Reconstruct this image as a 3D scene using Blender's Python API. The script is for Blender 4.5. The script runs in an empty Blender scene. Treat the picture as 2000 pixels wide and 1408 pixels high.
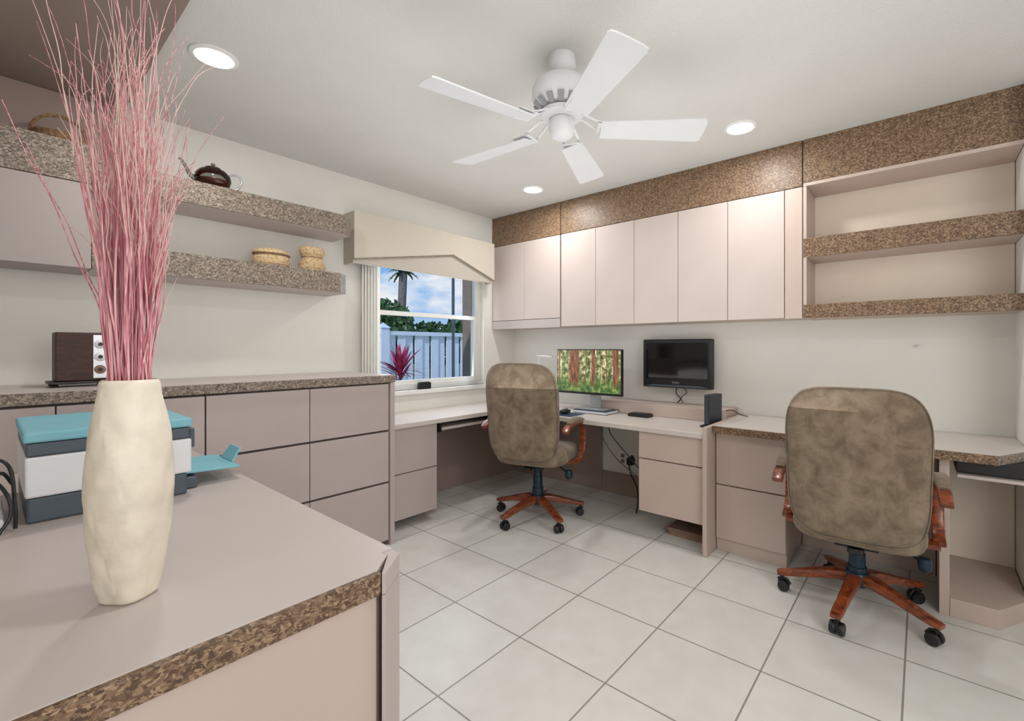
import bpy, bmesh, math, random
from mathutils import Vector, Matrix, noise
random.seed(7)
S = bpy.context.scene
COL = S.collection
try:
    S.view_settings.view_transform = 'Standard'
    S.view_settings.look = 'None'
    S.view_settings.exposure = 0.0
except Exception:
    pass

# ------------------------------------------------------------------ materials
def lin(c):
    out = []
    for v in c[:3]:
        v = v / 255.0
        out.append(v / 12.92 if v <= 0.04045 else ((v + 0.055) / 1.055) ** 2.4)
    return (out[0], out[1], out[2], 1.0)

def newmat(name):
    m = bpy.data.materials.new(name)
    m.use_nodes = True
    nt = m.node_tree
    b = nt.nodes["Principled BSDF"]
    return m, nt, b

def coords(nt, scale=(1, 1, 1)):
    tc = nt.nodes.new("ShaderNodeTexCoord")
    mp = nt.nodes.new("ShaderNodeMapping")
    mp.inputs["Scale"].default_value = scale
    nt.links.new(tc.outputs["Object"], mp.inputs["Vector"])
    return mp.outputs["Vector"]

def ramp(nt, fac, stops, interp='LINEAR'):
    r = nt.nodes.new("ShaderNodeValToRGB")
    r.color_ramp.interpolation = interp
    els = r.color_ramp.elements
    while len(els) < len(stops):
        els.new(0.5)
    for e, (p, c) in zip(els, stops):
        e.position = p
        e.color = lin(c)
    nt.links.new(fac, r.inputs["Fac"])
    return r.outputs["Color"]

def M(name, c, rough=0.5, var=6, nscale=8, bump=0.0, bscale=200, metal=0.0, scale=(1, 1, 1), spec=0.5, coat=0.0):
    m, nt, b = newmat(name)
    v = coords(nt, scale)
    n = nt.nodes.new("ShaderNodeTexNoise")
    n.inputs["Scale"].default_value = nscale
    n.inputs["Detail"].default_value = 4
    nt.links.new(v, n.inputs["Vector"])
    lo = [max(0, x - var) for x in c]
    hi = [min(255, x + var) for x in c]
    col = ramp(nt, n.outputs["Fac"], [(0.3, lo), (0.7, hi)])
    nt.links.new(col, b.inputs["Base Color"])
    b.inputs["Roughness"].default_value = rough
    b.inputs["Metallic"].default_value = metal
    b.inputs["Specular IOR Level"].default_value = spec
    if coat:
        b.inputs["Coat Weight"].default_value = coat
    if bump:
        n2 = nt.nodes.new("ShaderNodeTexNoise")
        n2.inputs["Scale"].default_value = bscale
        n2.inputs["Detail"].default_value = 3
        nt.links.new(v, n2.inputs["Vector"])
        bp = nt.nodes.new("ShaderNodeBump")
        bp.inputs["Strength"].default_value = bump
        bp.inputs["Distance"].default_value = 0.004
        nt.links.new(n2.outputs["Fac"], bp.inputs["Height"])
        nt.links.new(bp.outputs["Normal"], b.inputs["Normal"])
    return m

def cork(name, shades):
    m, nt, b = newmat(name)
    v = coords(nt, (1, 1, 1.4))
    vo = nt.nodes.new("ShaderNodeTexVoronoi")
    vo.inputs["Scale"].default_value = 165
    no = nt.nodes.new("ShaderNodeTexNoise")
    no.inputs["Scale"].default_value = 90
    nt.links.new(v, no.inputs["Vector"])
    mx = nt.nodes.new("ShaderNodeVectorMath"); mx.operation = 'MULTIPLY_ADD'
    mx.inputs[1].default_value = (0.02, 0.02, 0.02)
    nt.links.new(no.outputs["Color"], mx.inputs[0])
    nt.links.new(v, mx.inputs[2])
    nt.links.new(mx.outputs[0], vo.inputs["Vector"])
    sp = nt.nodes.new("ShaderNodeSeparateColor")
    nt.links.new(vo.outputs["Color"], sp.inputs[0])
    n = len(shades)
    col = ramp(nt, sp.outputs[0], [(i / n, s) for i, s in enumerate(shades)], 'CONSTANT')
    nt.links.new(col, b.inputs["Base Color"])
    b.inputs["Roughness"].default_value = 0.42
    b.inputs["Specular IOR Level"].default_value = 0.4
    return m

def wood(name, dark, light, rough=0.3, scale=(1, 1, 1), coat=.3):
    m, nt, b = newmat(name)
    v = coords(nt, scale)
    n = nt.nodes.new("ShaderNodeTexNoise")
    n.inputs["Scale"].default_value = 18
    n.inputs["Detail"].default_value = 5
    n.inputs["Distortion"].default_value = 1.2
    nt.links.new(v, n.inputs["Vector"])
    col = ramp(nt, n.outputs["Fac"], [(0.3, dark), (0.65, light)])
    nt.links.new(col, b.inputs["Base Color"])
    b.inputs["Roughness"].default_value = rough
    b.inputs["Coat Weight"].default_value = coat
    return m

def emis(name, c, st):
    m, nt, b = newmat(name)
    b.inputs["Base Color"].default_value = lin(c)
    b.inputs["Emission Color"].default_value = lin(c)
    b.inputs["Emission Strength"].default_value = st
    n = nt.nodes.new("ShaderNodeTexNoise"); n.inputs["Scale"].default_value = 30
    nt.links.new(n.outputs["Fac"], b.inputs["Roughness"])
    return m

def glassy(name, tint, gl=0.12):
    m = bpy.data.materials.new(name); m.use_nodes = True
    nt = m.node_tree
    for n in list(nt.nodes): nt.nodes.remove(n)
    o = nt.nodes.new("ShaderNodeOutputMaterial")
    mix = nt.nodes.new("ShaderNodeMixShader")
    t = nt.nodes.new("ShaderNodeBsdfTransparent"); t.inputs[0].default_value = lin(tint)
    g = nt.nodes.new("ShaderNodeBsdfGlossy"); g.inputs["Roughness"].default_value = 0.03
    lw = nt.nodes.new("ShaderNodeLayerWeight"); lw.inputs["Blend"].default_value = gl
    nt.links.new(lw.outputs["Fresnel"], mix.inputs[0])
    nt.links.new(t.outputs[0], mix.inputs[1]); nt.links.new(g.outputs[0], mix.inputs[2])
    nt.links.new(mix.outputs[0], o.inputs[0])
    return m

def floor_mat():
    m, nt, b = newmat("floor_tiles")
    g = nt.nodes.new("ShaderNodeNewGeometry")
    mp = nt.nodes.new("ShaderNodeMapping")
    mp.inputs["Location"].default_value = (-1.412 + 0.4195 * 8, -0.888 + 0.419 * 8, 0)
    nt.links.new(g.outputs["Position"], mp.inputs["Vector"])
    br = nt.nodes.new("ShaderNodeTexBrick")
    br.offset = 0.0; br.squash = 1.0
    br.inputs["Scale"].default_value = 1.0
    br.inputs["Brick Width"].default_value = 0.4195
    br.inputs["Row Height"].default_value = 0.419
    br.inputs["Mortar Size"].default_value = 0.0034
    br.inputs["Mortar Smooth"].default_value = 0.1
    br.inputs["Color1"].default_value = lin((219, 218, 214))
    br.inputs["Color2"].default_value = lin((215, 213, 209))
    br.inputs["Mortar"].default_value = lin((146, 142, 136))
    nt.links.new(mp.outputs[0], br.inputs["Vector"])
    n = nt.nodes.new("ShaderNodeTexNoise"); n.inputs["Scale"].default_value = 9; n.inputs["Detail"].default_value = 6
    nt.links.new(g.outputs["Position"], n.inputs["Vector"])
    c2 = ramp(nt, n.outputs["Fac"], [(0.3, (246, 245, 243)), (0.7, (255, 255, 255))])
    mx = nt.nodes.new("ShaderNodeMix"); mx.data_type = 'RGBA'; mx.blend_type = 'MULTIPLY'
    mx.inputs[0].default_value = 1.0
    nt.links.new(br.outputs["Color"], mx.inputs[6]); nt.links.new(c2, mx.inputs[7])
    nt.links.new(mx.outputs[2], b.inputs["Base Color"])
    b.inputs["Roughness"].default_value = 0.32
    bp = nt.nodes.new("ShaderNodeBump"); bp.inputs["Strength"].default_value = 0.35; bp.inputs["Distance"].default_value = 0.003
    inv = nt.nodes.new("ShaderNodeMath"); inv.operation = 'SUBTRACT'; inv.inputs[0].default_value = 1.0
    nt.links.new(br.outputs["Fac"], inv.inputs[1]); nt.links.new(inv.outputs[0], bp.inputs["Height"])
    nt.links.new(bp.outputs["Normal"], b.inputs["Normal"])
    return m

def suede():
    m, nt, b = newmat("suede")
    v = coords(nt)
    n = nt.nodes.new("ShaderNodeTexNoise"); n.inputs["Scale"].default_value = 11; n.inputs["Detail"].default_value = 10
    n.inputs["Roughness"].default_value = 0.68
    n.inputs["Distortion"].default_value = 0.4
    nt.links.new(v, n.inputs["Vector"])
    col = ramp(nt, n.outputs["Fac"], [(0.36, (104, 88, 71)), (0.5, (124, 108, 90)), (0.63, (140, 125, 106))])
    nt.links.new(col, b.inputs["Base Color"])
    b.inputs["Roughness"].default_value = 0.95
    b.inputs["Sheen Weight"].default_value = 0.15
    n2 = nt.nodes.new("ShaderNodeTexNoise"); n2.inputs["Scale"].default_value = 26; n2.inputs["Detail"].default_value = 6
    nt.links.new(v, n2.inputs["Vector"])
    bp = nt.nodes.new("ShaderNodeBump"); bp.inputs["Strength"].default_value = 0.2; bp.inputs["Distance"].default_value = 0.008
    nt.links.new(n2.outputs["Fac"], bp.inputs["Height"]); nt.links.new(bp.outputs["Normal"], b.inputs["Normal"])
    return m

def forest_mat():
    m, nt, b = newmat("forest_picture")
    tc = nt.nodes.new("ShaderNodeTexCoord")
    sx = nt.nodes.new("ShaderNodeSeparateXYZ"); nt.links.new(tc.outputs["Generated"], sx.inputs[0])
    h = nt.nodes.new("ShaderNodeMath"); h.operation = 'SUBTRACT'; h.inputs[0].default_value = 1.0
    nt.links.new(sx.outputs["Y"], h.inputs[1])
    mp0 = nt.nodes.new("ShaderNodeMapping"); mp0.inputs["Scale"].default_value = (1, 1.7, 1)
    nt.links.new(tc.outputs["Generated"], mp0.inputs[0])
    n = nt.nodes.new("ShaderNodeTexNoise"); n.inputs["Scale"].default_value = 9; n.inputs["Detail"].default_value = 9
    n.inputs["Roughness"].default_value = .7
    nt.links.new(mp0.outputs[0], n.inputs["Vector"])
    bg = ramp(nt, n.outputs["Fac"], [(0.34, (34, 46, 28)), (0.44, (88, 102, 58)), (0.52, (160, 164, 104)), (0.60, (236, 232, 190))])
    fern = ramp(nt, n.outputs["Fac"], [(0.34, (34, 54, 28)), (0.5, (88, 120, 62)), (0.66, (166, 184, 110))])
    mf = nt.nodes.new("ShaderNodeMix"); mf.data_type = 'RGBA'
    r1 = nt.nodes.new("ShaderNodeMapRange"); r1.inputs[1].default_value = 0.22; r1.inputs[2].default_value = 0.42
    r1.inputs[3].default_value = 1; r1.inputs[4].default_value = 0
    nt.links.new(sx.outputs["Z"], r1.inputs[0]); nt.links.new(r1.outputs[0], mf.inputs[0])
    nt.links.new(bg, mf.inputs[6]); nt.links.new(fern, mf.inputs[7])
    mask = nt.nodes.new("ShaderNodeValToRGB"); mask.color_ramp.interpolation = 'CONSTANT'
    els = mask.color_ramp.elements
    spans = [(0.02, 0.04), (0.21, 0.36), (0.47, 0.485), (0.56, 0.62), (0.69, 0.70), (0.78, 0.795), (0.88, 0.97)]
    stops = [(0, 0)]
    for a, c in spans: stops += [(a, 1), (c, 0)]
    while len(els) < len(stops): els.new(0.5)
    for e, (p, val) in zip(els, stops): e.position = p; e.color = (val, val, val, 1)
    n5 = nt.nodes.new("ShaderNodeTexNoise"); n5.inputs["Scale"].default_value = 3
    nt.links.new(tc.outputs["Generated"], n5.inputs["Vector"])
    wob = nt.nodes.new("ShaderNodeMath"); wob.operation = 'MULTIPLY_ADD'; wob.inputs[1].default_value = 0.05
    nt.links.new(n5.outputs["Fac"], wob.inputs[0])
    sub = nt.nodes.new("ShaderNodeMath"); sub.operation = 'SUBTRACT'; sub.inputs[1].default_value = 0.025
    nt.links.new(h.outputs[0], sub.inputs[0]); nt.links.new(sub.outputs[0], wob.inputs[2])
    nt.links.new(wob.outputs[0], mask.inputs["Fac"])
    low = nt.nodes.new("ShaderNodeMapRange"); low.inputs[1].default_value = 0.10; low.inputs[2].default_value = 0.28
    nt.links.new(sx.outputs["Z"], low.inputs[0])
    mm = nt.nodes.new("ShaderNodeMath"); mm.operation = 'MULTIPLY'
    nt.links.new(mask.outputs[0], mm.inputs[0]); nt.links.new(low.outputs[0], mm.inputs[1])
    mp = nt.nodes.new("ShaderNodeMapping"); mp.inputs["Scale"].default_value = (1, 40, 3)
    nt.links.new(tc.outputs["Generated"], mp.inputs[0])
    n3 = nt.nodes.new("ShaderNodeTexNoise"); n3.inputs["Scale"].default_value = 1.5; n3.inputs["Detail"].default_value = 4
    nt.links.new(mp.outputs[0], n3.inputs["Vector"])
    tr = ramp(nt, n3.outputs["Fac"], [(0.35, (72, 44, 32)), (0.62, (172, 110, 78))])
    m2 = nt.nodes.new("ShaderNodeMix"); m2.data_type = 'RGBA'
    nt.links.new(mm.outputs[0], m2.inputs[0]); nt.links.new(mf.outputs[2], m2.inputs[6]); nt.links.new(tr, m2.inputs[7])
    b.inputs["Base Color"].default_value = (0.01, 0.01, 0.01, 1)
    nt.links.new(m2.outputs[2], b.inputs["Emission Color"])
    b.inputs["Emission Strength"].default_value = 0.95
    b.inputs["Roughness"].default_value = 0.3
    return m

def stem_mat():
    m, nt, b = newmat("pink_stem")
    tc = nt.nodes.new("ShaderNodeTexCoord")
    n = nt.nodes.new("ShaderNodeTexNoise"); n.inputs["Scale"].default_value = 90
    mp = nt.nodes.new("ShaderNodeMapping"); mp.inputs["Scale"].default_value = (3, 3, 0.1)
    nt.links.new(tc.outputs["Object"], mp.inputs[0]); nt.links.new(mp.outputs[0], n.inputs["Vector"])
    c1 = ramp(nt, n.outputs["Fac"], [(0.33, (172, 96, 108)), (0.5, (204, 136, 146)), (0.68, (228, 180, 182))])
    nt.links.new(c1, b.inputs["Base Color"])
    b.inputs["Roughness"].default_value = 0.7
    return m

WALL = M("wall_paint", (226, 224, 218), 0.85, 2, 3, 0.25, 260)
CEIL = M("ceiling_paint", (214, 213, 210), 0.9, 2, 3, 0.6, 120)
SOFF = M("taupe_ceiling_laminate", (142, 126, 118), 0.6, 3, 3)
FLOOR = floor_mat()
LAM = M("taupe_laminate", (184, 172, 168), 0.45, 2, 4)
LAMS = M("shaded_taupe_laminate", (160, 150, 146), 0.5, 2, 4)  # taupe laminate with the wall cabinet's shade darkened into its colour
LAML = M("pale_laminate", (196, 183, 177), 0.5, 2, 4, spec=.35)
LAMP = M("pinkish_laminate", (192, 174, 163), 0.45, 2, 4)
LAMD = M("dark_taupe_laminate", (150, 130, 122), 0.5, 3, 4)  # plain darker taupe-brown laminate for the wall and modesty panels
TOP = M("worktop_laminate", (192, 181, 176), 0.38, 2, 4)
TOPW = M("desktop_laminate", (206, 197, 190), 0.32, 2, 4)
GROOVE = M("dark_groove", (96, 87, 84), 0.8, 3)
CREAM = M("cream_panel", (230, 218, 203), 0.7, 3, 4)
CORK = cork("cork_laminate", [(80, 61, 46), (120, 97, 76), (140, 115, 91), (107, 84, 64), (158, 132, 107), (94, 73, 56), (128, 103, 81)])
CORKG = cork("grey_cork_laminate", [(84, 74, 66), (128, 115, 103), (150, 137, 123), (112, 98, 87), (166, 153, 139), (98, 86, 76), (136, 122, 109)])
WHITE = M("white_paint", (232, 232, 230), 0.4, 2)
FANW = M("fan_white", (214, 215, 217), 0.5, 2)
VINYL = M("white_vinyl", (222, 230, 240), 0.5, 4)
SUEDE = suede()
CHERRY = wood("cherry_wood", (70, 28, 14), (150, 74, 38), 0.28, (1, 1, 3))
DKWOOD = wood("dark_walnut", (34, 15, 9), (70, 34, 22), 0.55, (1, 1, 4), 0)
BLACKP = M("black_plastic", (24, 25, 28), 0.45, 3)
SLATE = M("slate_plastic", (72, 84, 94), 0.45, 3)
DSLATE = M("dark_slate_plastic", (38, 44, 54), 0.4, 3)
COLUMN = M("blue_black_steel", (28, 50, 66), 0.35, 4, metal=0.3)
TEAL = M("teal_plastic", (122, 184, 198), 0.5, 3)
WPLAST = M("white_plastic", (222, 224, 228), 0.4, 2)
SILVER = M("brushed_silver", (185, 187, 190), 0.3, 4, metal=0.7)
SCREEN = M("black_glass", (12, 13, 14), 0.08, 1)
FOREST = forest_mat()
STEM = stem_mat()
STEMT = M("pale_wisp", (216, 184, 177), 0.8, 14, 40)
CERAM = M("cream_ceramic", (222, 212, 196), 0.45, 8, 25, 0.25, 60)
WICK = M("woven_straw", (196, 170, 132), 0.8, 26, 70, 0.5, 150)
WICKD = M("dark_straw", (130, 100, 70), 0.8, 20, 70, 0.5, 150)
TEA = M("brown_tea", (128, 48, 24), 0.2, 6)
GLASS = glassy("clear_glass", (206, 208, 204), 0.3)
PANE = glassy("window_glass", (250, 252, 253), 0.04)
LENS = emis("lit_lens", (255, 252, 245), 6.0)
LEAF = M("green_foliage", (72, 104, 56), 0.8, 30, 5)
REDLEAF = M("crimson_leaf", (178, 34, 84), 0.5, 44, 12)
BARK = M("palm_bark", (120, 112, 108), 0.9, 18, 20)
GRASS = M("lawn", (84, 112, 60), 0.9, 14, 10)
NAVY = M("navy_cover", (36, 58, 84), 0.5, 4)
BROWN = M("plain_brown", (136, 112, 94), 0.8, 6)
PALEBLIND = M("cream_blind", (236, 233, 225), 0.7, 3)
TAN = M("tan_column", (136, 122, 108), 0.8, 6)

def pleat_mat(name, dirn, sc, lo, hi):
    m, nt, b = newmat(name)
    v = coords(nt)
    w = nt.nodes.new("ShaderNodeTexWave"); w.bands_direction = dirn
    w.inputs["Scale"].default_value = sc; w.inputs["Distortion"].default_value = 0.6
    nt.links.new(v, w.inputs["Vector"])
    c = ramp(nt, w.outputs["Fac"], [(0.0, lo), (0.7, hi)])
    nt.links.new(c, b.inputs["Base Color"]); b.inputs["Roughness"].default_value = 0.9
    return m
PLEAT = pleat_mat("pleated_fabric", 'Z', 22, (168, 160, 148), (198, 192, 182))
WEAVE = pleat_mat("ribbed_fabric", 'X', 26, (188, 179, 165), (206, 198, 185))

# ------------------------------------------------------------------ mesh tools
class MB:
    def __init__(self):
        self.v = []; self.f = []; self.m = []
    def add(self, vs, fs, m=0):
        o = len(self.v)
        self.v += [Vector(p) for p in vs]
        for f in fs:
            self.f.append([i + o for i in f]); self.m.append(m)
        return self
    def box(self, x0, x1, y0, y1, z0, z1, m=0):
        vs = [(x, y, z) for z in (z0, z1) for y in (y0, y1) for x in (x0, x1)]
        return self.add(vs, [(0, 2, 3, 1), (4, 5, 7, 6), (0, 1, 5, 4), (2, 6, 7, 3), (0, 4, 6, 2), (1, 3, 7, 5)], m)
    def prism(self, pts, z0, z1, m=0):
        n = len(pts)
        a = sum(pts[i][0] * pts[(i + 1) % n][1] - pts[(i + 1) % n][0] * pts[i][1] for i in range(n))
        if a < 0: pts = pts[::-1]
        vs = [(x, y, z0) for x, y in pts] + [(x, y, z1) for x, y in pts]
        fs = [tuple(range(n - 1, -1, -1)), tuple(range(n, 2 * n))]
        fs += [(i, (i + 1) % n, n + (i + 1) % n, n + i) for i in range(n)]
        return self.add(vs, fs, m)
    def lathe(self, prof, c=(0, 0), seg=32, m=0, fn=None, closed=False):
        vs = []; fs = []
        n = len(prof)
        for (r, z) in prof:
            for k in range(seg):
                t = 2 * math.pi * k / seg
                rr = r * (fn(t, z) if fn else 1)
                vs.append((c[0] + rr * math.cos(t), c[1] + rr * math.sin(t), z))
        for i in range(n - 1 if not closed else n):
            j = (i + 1) % n
            for k in range(seg):
                l = (k + 1) % seg
                fs.append((i * seg + k, i * seg + l, j * seg + l, j * seg + k))
        if not closed:
            fs.append(tuple(range(seg - 1, -1, -1)))
            fs.append(tuple((n - 1) * seg + k for k in range(seg)))
        return self.add(vs, fs, m)
    def tube(self, pts, r, seg=8, m=0):
        pts = [Vector(p) for p in pts]
        n = len(pts)
        rs = r if isinstance(r, (list, tuple)) else [r] * n
        T = [(pts[min(i + 1, n - 1)] - pts[max(i - 1, 0)]).normalized() for i in range(n)]
        up = Vector((0, 0, 1)) if abs(T[0].z) < 0.9 else Vector((1, 0, 0))
        N = T[0].cross(up).normalized()
        vs = []; fs = []
        for i in range(n):
            N = (N - T[i] * N.dot(T[i])).normalized()
            B = T[i].cross(N)
            for k in range(seg):
                a = 2 * math.pi * k / seg
                vs.append(pts[i] + (N * math.cos(a) + B * math.sin(a)) * rs[i])
        for i in range(n - 1):
            for k in range(seg):
                l = (k + 1) % seg
                fs.append((i * seg + k, i * seg + l, (i + 1) * seg + l, (i + 1) * seg + k))
        fs.append(tuple(range(seg - 1, -1, -1))); fs.append(tuple((n - 1) * seg + k for k in range(seg)))
        return self.add(vs, fs, m)
    def sweep(self, pts, wh, B, m=0, ns=16, p=4):
        pts = [Vector(q) for q in pts]; n = len(pts); B = Vector(B).normalized()
        vs = []; fs = []
        for i in range(n):
            T = (pts[min(i + 1, n - 1)] - pts[max(i - 1, 0)]).normalized()
            N = T.cross(B).normalized()
            w, h = wh[i] if isinstance(wh, list) else wh
            for k in range(ns):
                a = 2 * math.pi * k / ns
                c, s = math.cos(a), math.sin(a)
                cc = math.copysign(abs(c) ** (2 / p), c) * w / 2
                ss = math.copysign(abs(s) ** (2 / p), s) * h / 2
                vs.append(pts[i] + B * cc + N * ss)
        for i in range(n - 1):
            for k in range(ns):
                l = (k + 1) % ns
                fs.append((i * ns + k, i * ns + l, (i + 1) * ns + l, (i + 1) * ns + k))
        fs.append(tuple(range(ns - 1, -1, -1))); fs.append(tuple((n - 1) * ns + k for k in range(ns)))
        return self.add(vs, fs, m)
    def pillow(self, outline, T, puff, m=0, edge=0.12):
        n = len(outline); rings = []
        def ring(s, c): rings.append(([(a * s, b * s) for a, b in outline], c))
        S1 = [0.06, 0.25, 0.45, 0.65, 0.8, 0.9]
        for s in S1: ring(s * (1 - edge) / 0.93, -T / 2 - puff * (1 - s * s))
        for k in range(0, 9):
            ph = -math.pi / 2 + math.pi * k / 8
            ring(1 - edge * (1 - math.cos(ph)), T / 2 * math.sin(ph))
        for s in reversed(S1): ring(s * (1 - edge) / 0.93, T / 2 + puff * (1 - s * s))
        vs = []; fs = []
        for o, c in rings:
            vs += [(a, b, c) for a, b in o]
        R = len(rings)
        for i in range(R - 1):
            for k in range(n):
                l = (k + 1) % n
                fs.append((i * n + k, i * n + l, (i + 1) * n + l, (i + 1) * n + k))
        fs.append(tuple(range(n - 1, -1, -1))); fs.append(tuple((R - 1) * n + k for k in range(n)))
        return self.add(vs, fs, m)
    def xf(self, fn):
        self.v = [Vector(fn(p)) for p in self.v]
        return self
    def build(self, name, mats, smooth=False, bevel=0.0, angle=40, recalc=True):
        if not isinstance(mats, (list, tuple)): mats = [mats]
        xs = [p.x for p in self.v]; ys = [p.y for p in self.v]; zs = [p.z for p in self.v]
        c = Vector(((min(xs) + max(xs)) / 2, (min(ys) + max(ys)) / 2, (min(zs) + max(zs)) / 2))
        me = bpy.data.meshes.new(name)
        me.from_pydata([tuple(p - c) for p in self.v], [], self.f)
        for mt in mats: me.materials.append(mt)
        for p, mi in zip(me.polygons, self.m): p.material_index = mi
        if recalc:
            bm = bmesh.new(); bm.from_mesh(me)
            bmesh.ops.recalc_face_normals(bm, faces=bm.faces)
            bm.to_mesh(me); bm.free()
        if smooth:
            for p in me.polygons: p.use_smooth = True
            me.set_sharp_from_angle(angle=math.radians(angle))
        ob = bpy.data.objects.new(name, me)
        ob.location = c
        COL.objects.link(ob)
        if bevel:
            md = ob.modifiers.new("bevel", 'BEVEL'); md.width = bevel; md.segments = 2
            md.limit_method = 'ANGLE'; md.angle_limit = math.radians(50)
        return ob

def top(ob, label, cat, group=None, kind=None):
    ob["label"] = label; ob["category"] = cat
    if group: ob["group"] = group
    if kind: ob["kind"] = kind
    return ob
def struct(ob, label=None, cat=None):
    ob["kind"] = "structure"
    if label: ob["label"] = label
    if cat: ob["category"] = cat
    return ob

class Thing:
    def __init__(self, name, label, cat, loc, group=None, rot=0, local=False):
        e = bpy.data.objects.new(name, None); e.empty_display_size = 0.1
        e.location = loc; e.rotation_euler = (0, 0, rot)
        COL.objects.link(e); top(e, label, cat, group)
        self.e = e; self.loc = Vector(loc); self.local = local; self.parts = []
    def add(self, ob, label=None):
        if not self.local:
            ob.location = ob.location - self.loc
        ob.parent = self.e
        if label: ob["label"] = label
        self.parts.append(ob)
        return ob

def bx(name, x0, x1, y0, y1, z0, z1, mat, bevel=0.0015):
    return MB().box(x0, x1, y0, y1, z0, z1).build(name, mat, bevel=bevel)

# ------------------------------------------------------------------ key dims
h = 1.21; H = 2.44
X0 = 3.34; Y0 = 3.18; XU = 3.046; YS = -0.375
XW = -0.7; YB = -1.7
G = .0006

# ------------------------------------------------------------------ shell
struct(MB().box(XW - .1, X0 + .12, YB - .1, Y0 + .16, -0.12, 0).build("floor", FLOOR), "large square off-white ceramic floor tiles", "floor")
struct(MB().box(XW - .1, X0 + .12, YB - .1, Y0 + .16, H, H + .12).build("ceiling", CEIL), "textured off-white painted ceiling", "ceiling")
wx0, wx1, wz0, wz1 = 1.80, 2.94, 0.875, 2.10
w = MB()
w.box(XW - .1, wx0, Y0, Y0 + .16, 0, H); w.box(wx1, X0 + .12, Y0, Y0 + .16, 0, H)
w.box(wx0, wx1, Y0, Y0 + .16, 0, wz0); w.box(wx0, wx1, Y0, Y0 + .16, wz1, H)
struct(w.build("wall_north", WALL), "off-white wall with the window opening", "wall")
struct(MB().box(X0, X0 + .12, YS - .1, Y0, 0, H).build("wall_east", WALL), "off-white wall behind the overhead cabinets", "wall")
w = MB().box(2.95, X0, YS - .1, YS, 0, H).box(2.95, 3.05, YB, YS - .1, 0, H).box(XW, 3.05, YB - .1, YB, 0, H)
struct(w.build("wall_south", WALL), "off-white wall at the end of the desks", "wall")
struct(MB().box(XW - .1, XW, YB, Y0, 0, H).build("wall_west", WALL), "off-white side wall", "wall")
struct(bx("trim_1", XW, 0.45, -0.2, Y0 - .002, H - .02, H - .001, SOFF, 0), "taupe laminate ceiling panel", "ceiling panel")
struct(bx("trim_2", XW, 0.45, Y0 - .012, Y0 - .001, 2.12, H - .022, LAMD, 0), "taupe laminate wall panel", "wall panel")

# window
wm = MB()
fy0, fy1 = Y0 + .05, Y0 + .11
fw = 0.045
wm.box(wx0, wx0 + fw, fy0, fy1, wz0, wz1); wm.box(wx1 - fw, wx1, fy0, fy1, wz0, wz1)
wm.box(wx0 + fw, wx1 - fw, fy0, fy1, wz1 - fw, wz1); wm.box(wx0 + fw, wx1 - fw, fy0, fy1, wz0, wz0 + fw)
wm.box(wx0 + fw, wx1 - fw, fy0 + .005, fy1 - .01, 1.47, 1.505)
wm.box(wx0 + fw, wx0 + fw + .03, fy0 + .01, fy1 - .01, wz0 + fw, 1.47)
wm.box(wx1 - fw - .03, wx1 - fw, fy0 + .01, fy1 - .01, wz0 + fw, 1.47)
wm.box(wx0 + fw + .03, wx1 - fw - .03, fy0 + .01, fy1 - .01, wz0 + fw, wz0 + fw + .03)
wm.box(wx0 + fw, wx1 - fw, fy0 + .035, fy0 + .038, wz0 + fw, wz1 - fw, 1)
struct(wm.build("window_1", [WHITE, PANE]), "white single-hung window with two sashes", "window")
struct(bx("trim_3", wx0 - .04, wx1 + .04, Y0 - .03, Y0 + .05, wz0 - .035, wz0, WHITE, .004), "white window sill", "window sill")
top(MB().box(2.215, 2.33, 3.155, 3.185, wz0 + .001, wz0 + .055).box(2.225, 2.32, 3.158, 3.182, wz0 + .0552, wz0 + .060).build("sensor_box", BLACKP, bevel=.003), "small black box on the window sill", "electronics")

# vertical blinds stacked each side
def blinds(x0, x1, label):
    b = MB(); n = 6
    for i in range(n):
        x = x0 + (x1 - x0) * (i + .5) / n
        a = math.radians(42)
        dx, dy = math.cos(a) * .030, math.sin(a) * .030
        b.prism([(x - dx, 3.125 - dy), (x - dx + .002, 3.125 - dy), (x + dx + .002, 3.125 + dy), (x + dx, 3.125 + dy)], .90, 2.10)
    top(b.build("vertical_blind", PALEBLIND), label, "window blind", "vertical blinds at the window")
blinds(1.71, 1.85, "cream vertical blind slats stacked beside the shelves")
blinds(2.78, 2.88, "cream vertical blind slats stacked beside the cabinets")

# valance
T = Thing("window_valance", "woven beige fabric pelmet with pointed lower trim", "valance", (2.25, 3.1, 1.8))
v = MB(); vx0, vx1 = 1.60, 2.93; vz0, vz1 = 1.80, 2.16
v.box(vx0, vx1, 3.045, 3.065, vz0, vz1); v.box(vx0, vx0 + .02, 3.065, Y0 - G, vz0, vz1); v.box(vx1 - .02, vx1, 3.065, Y0 - G, vz0, vz1)
v.box(vx0 + .02, vx1 - .02, 3.065, Y0 - G, vz1 - .02, vz1)
T.add(v.build("valance_box", PLEAT, bevel=.004))
v = MB()
xm = 2.46; zl = 1.825; zp = 1.985
v.add([(vx0 + .0, 3.043, zl), (xm, 3.043, zp), (vx1, 3.043, zl), (vx1, 3.043, vz1), (vx0, 3.043, vz1),
       (vx0, 3.028, zl), (xm, 3.028, zp), (vx1, 3.028, zl), (vx1, 3.028, vz1), (vx0, 3.028, vz1)],
      [(0, 1, 6, 5), (1, 2, 7, 6), (2, 3, 8, 7), (3, 4, 9, 8), (4, 0, 5, 9), (5, 6, 9), (6, 8, 9), (6, 7, 8), (0, 4, 1), (1, 4, 3), (1, 3, 2)])
T.add(v.build("upper_flap", WEAVE))
T.add(MB().tube([(vx0, 3.026, zl), (xm, 3.026, zp), (vx1, 3.026, zl)], .004, 8).build("piping", M("taupe_piping", (140, 128, 114), .9), smooth=True))

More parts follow.
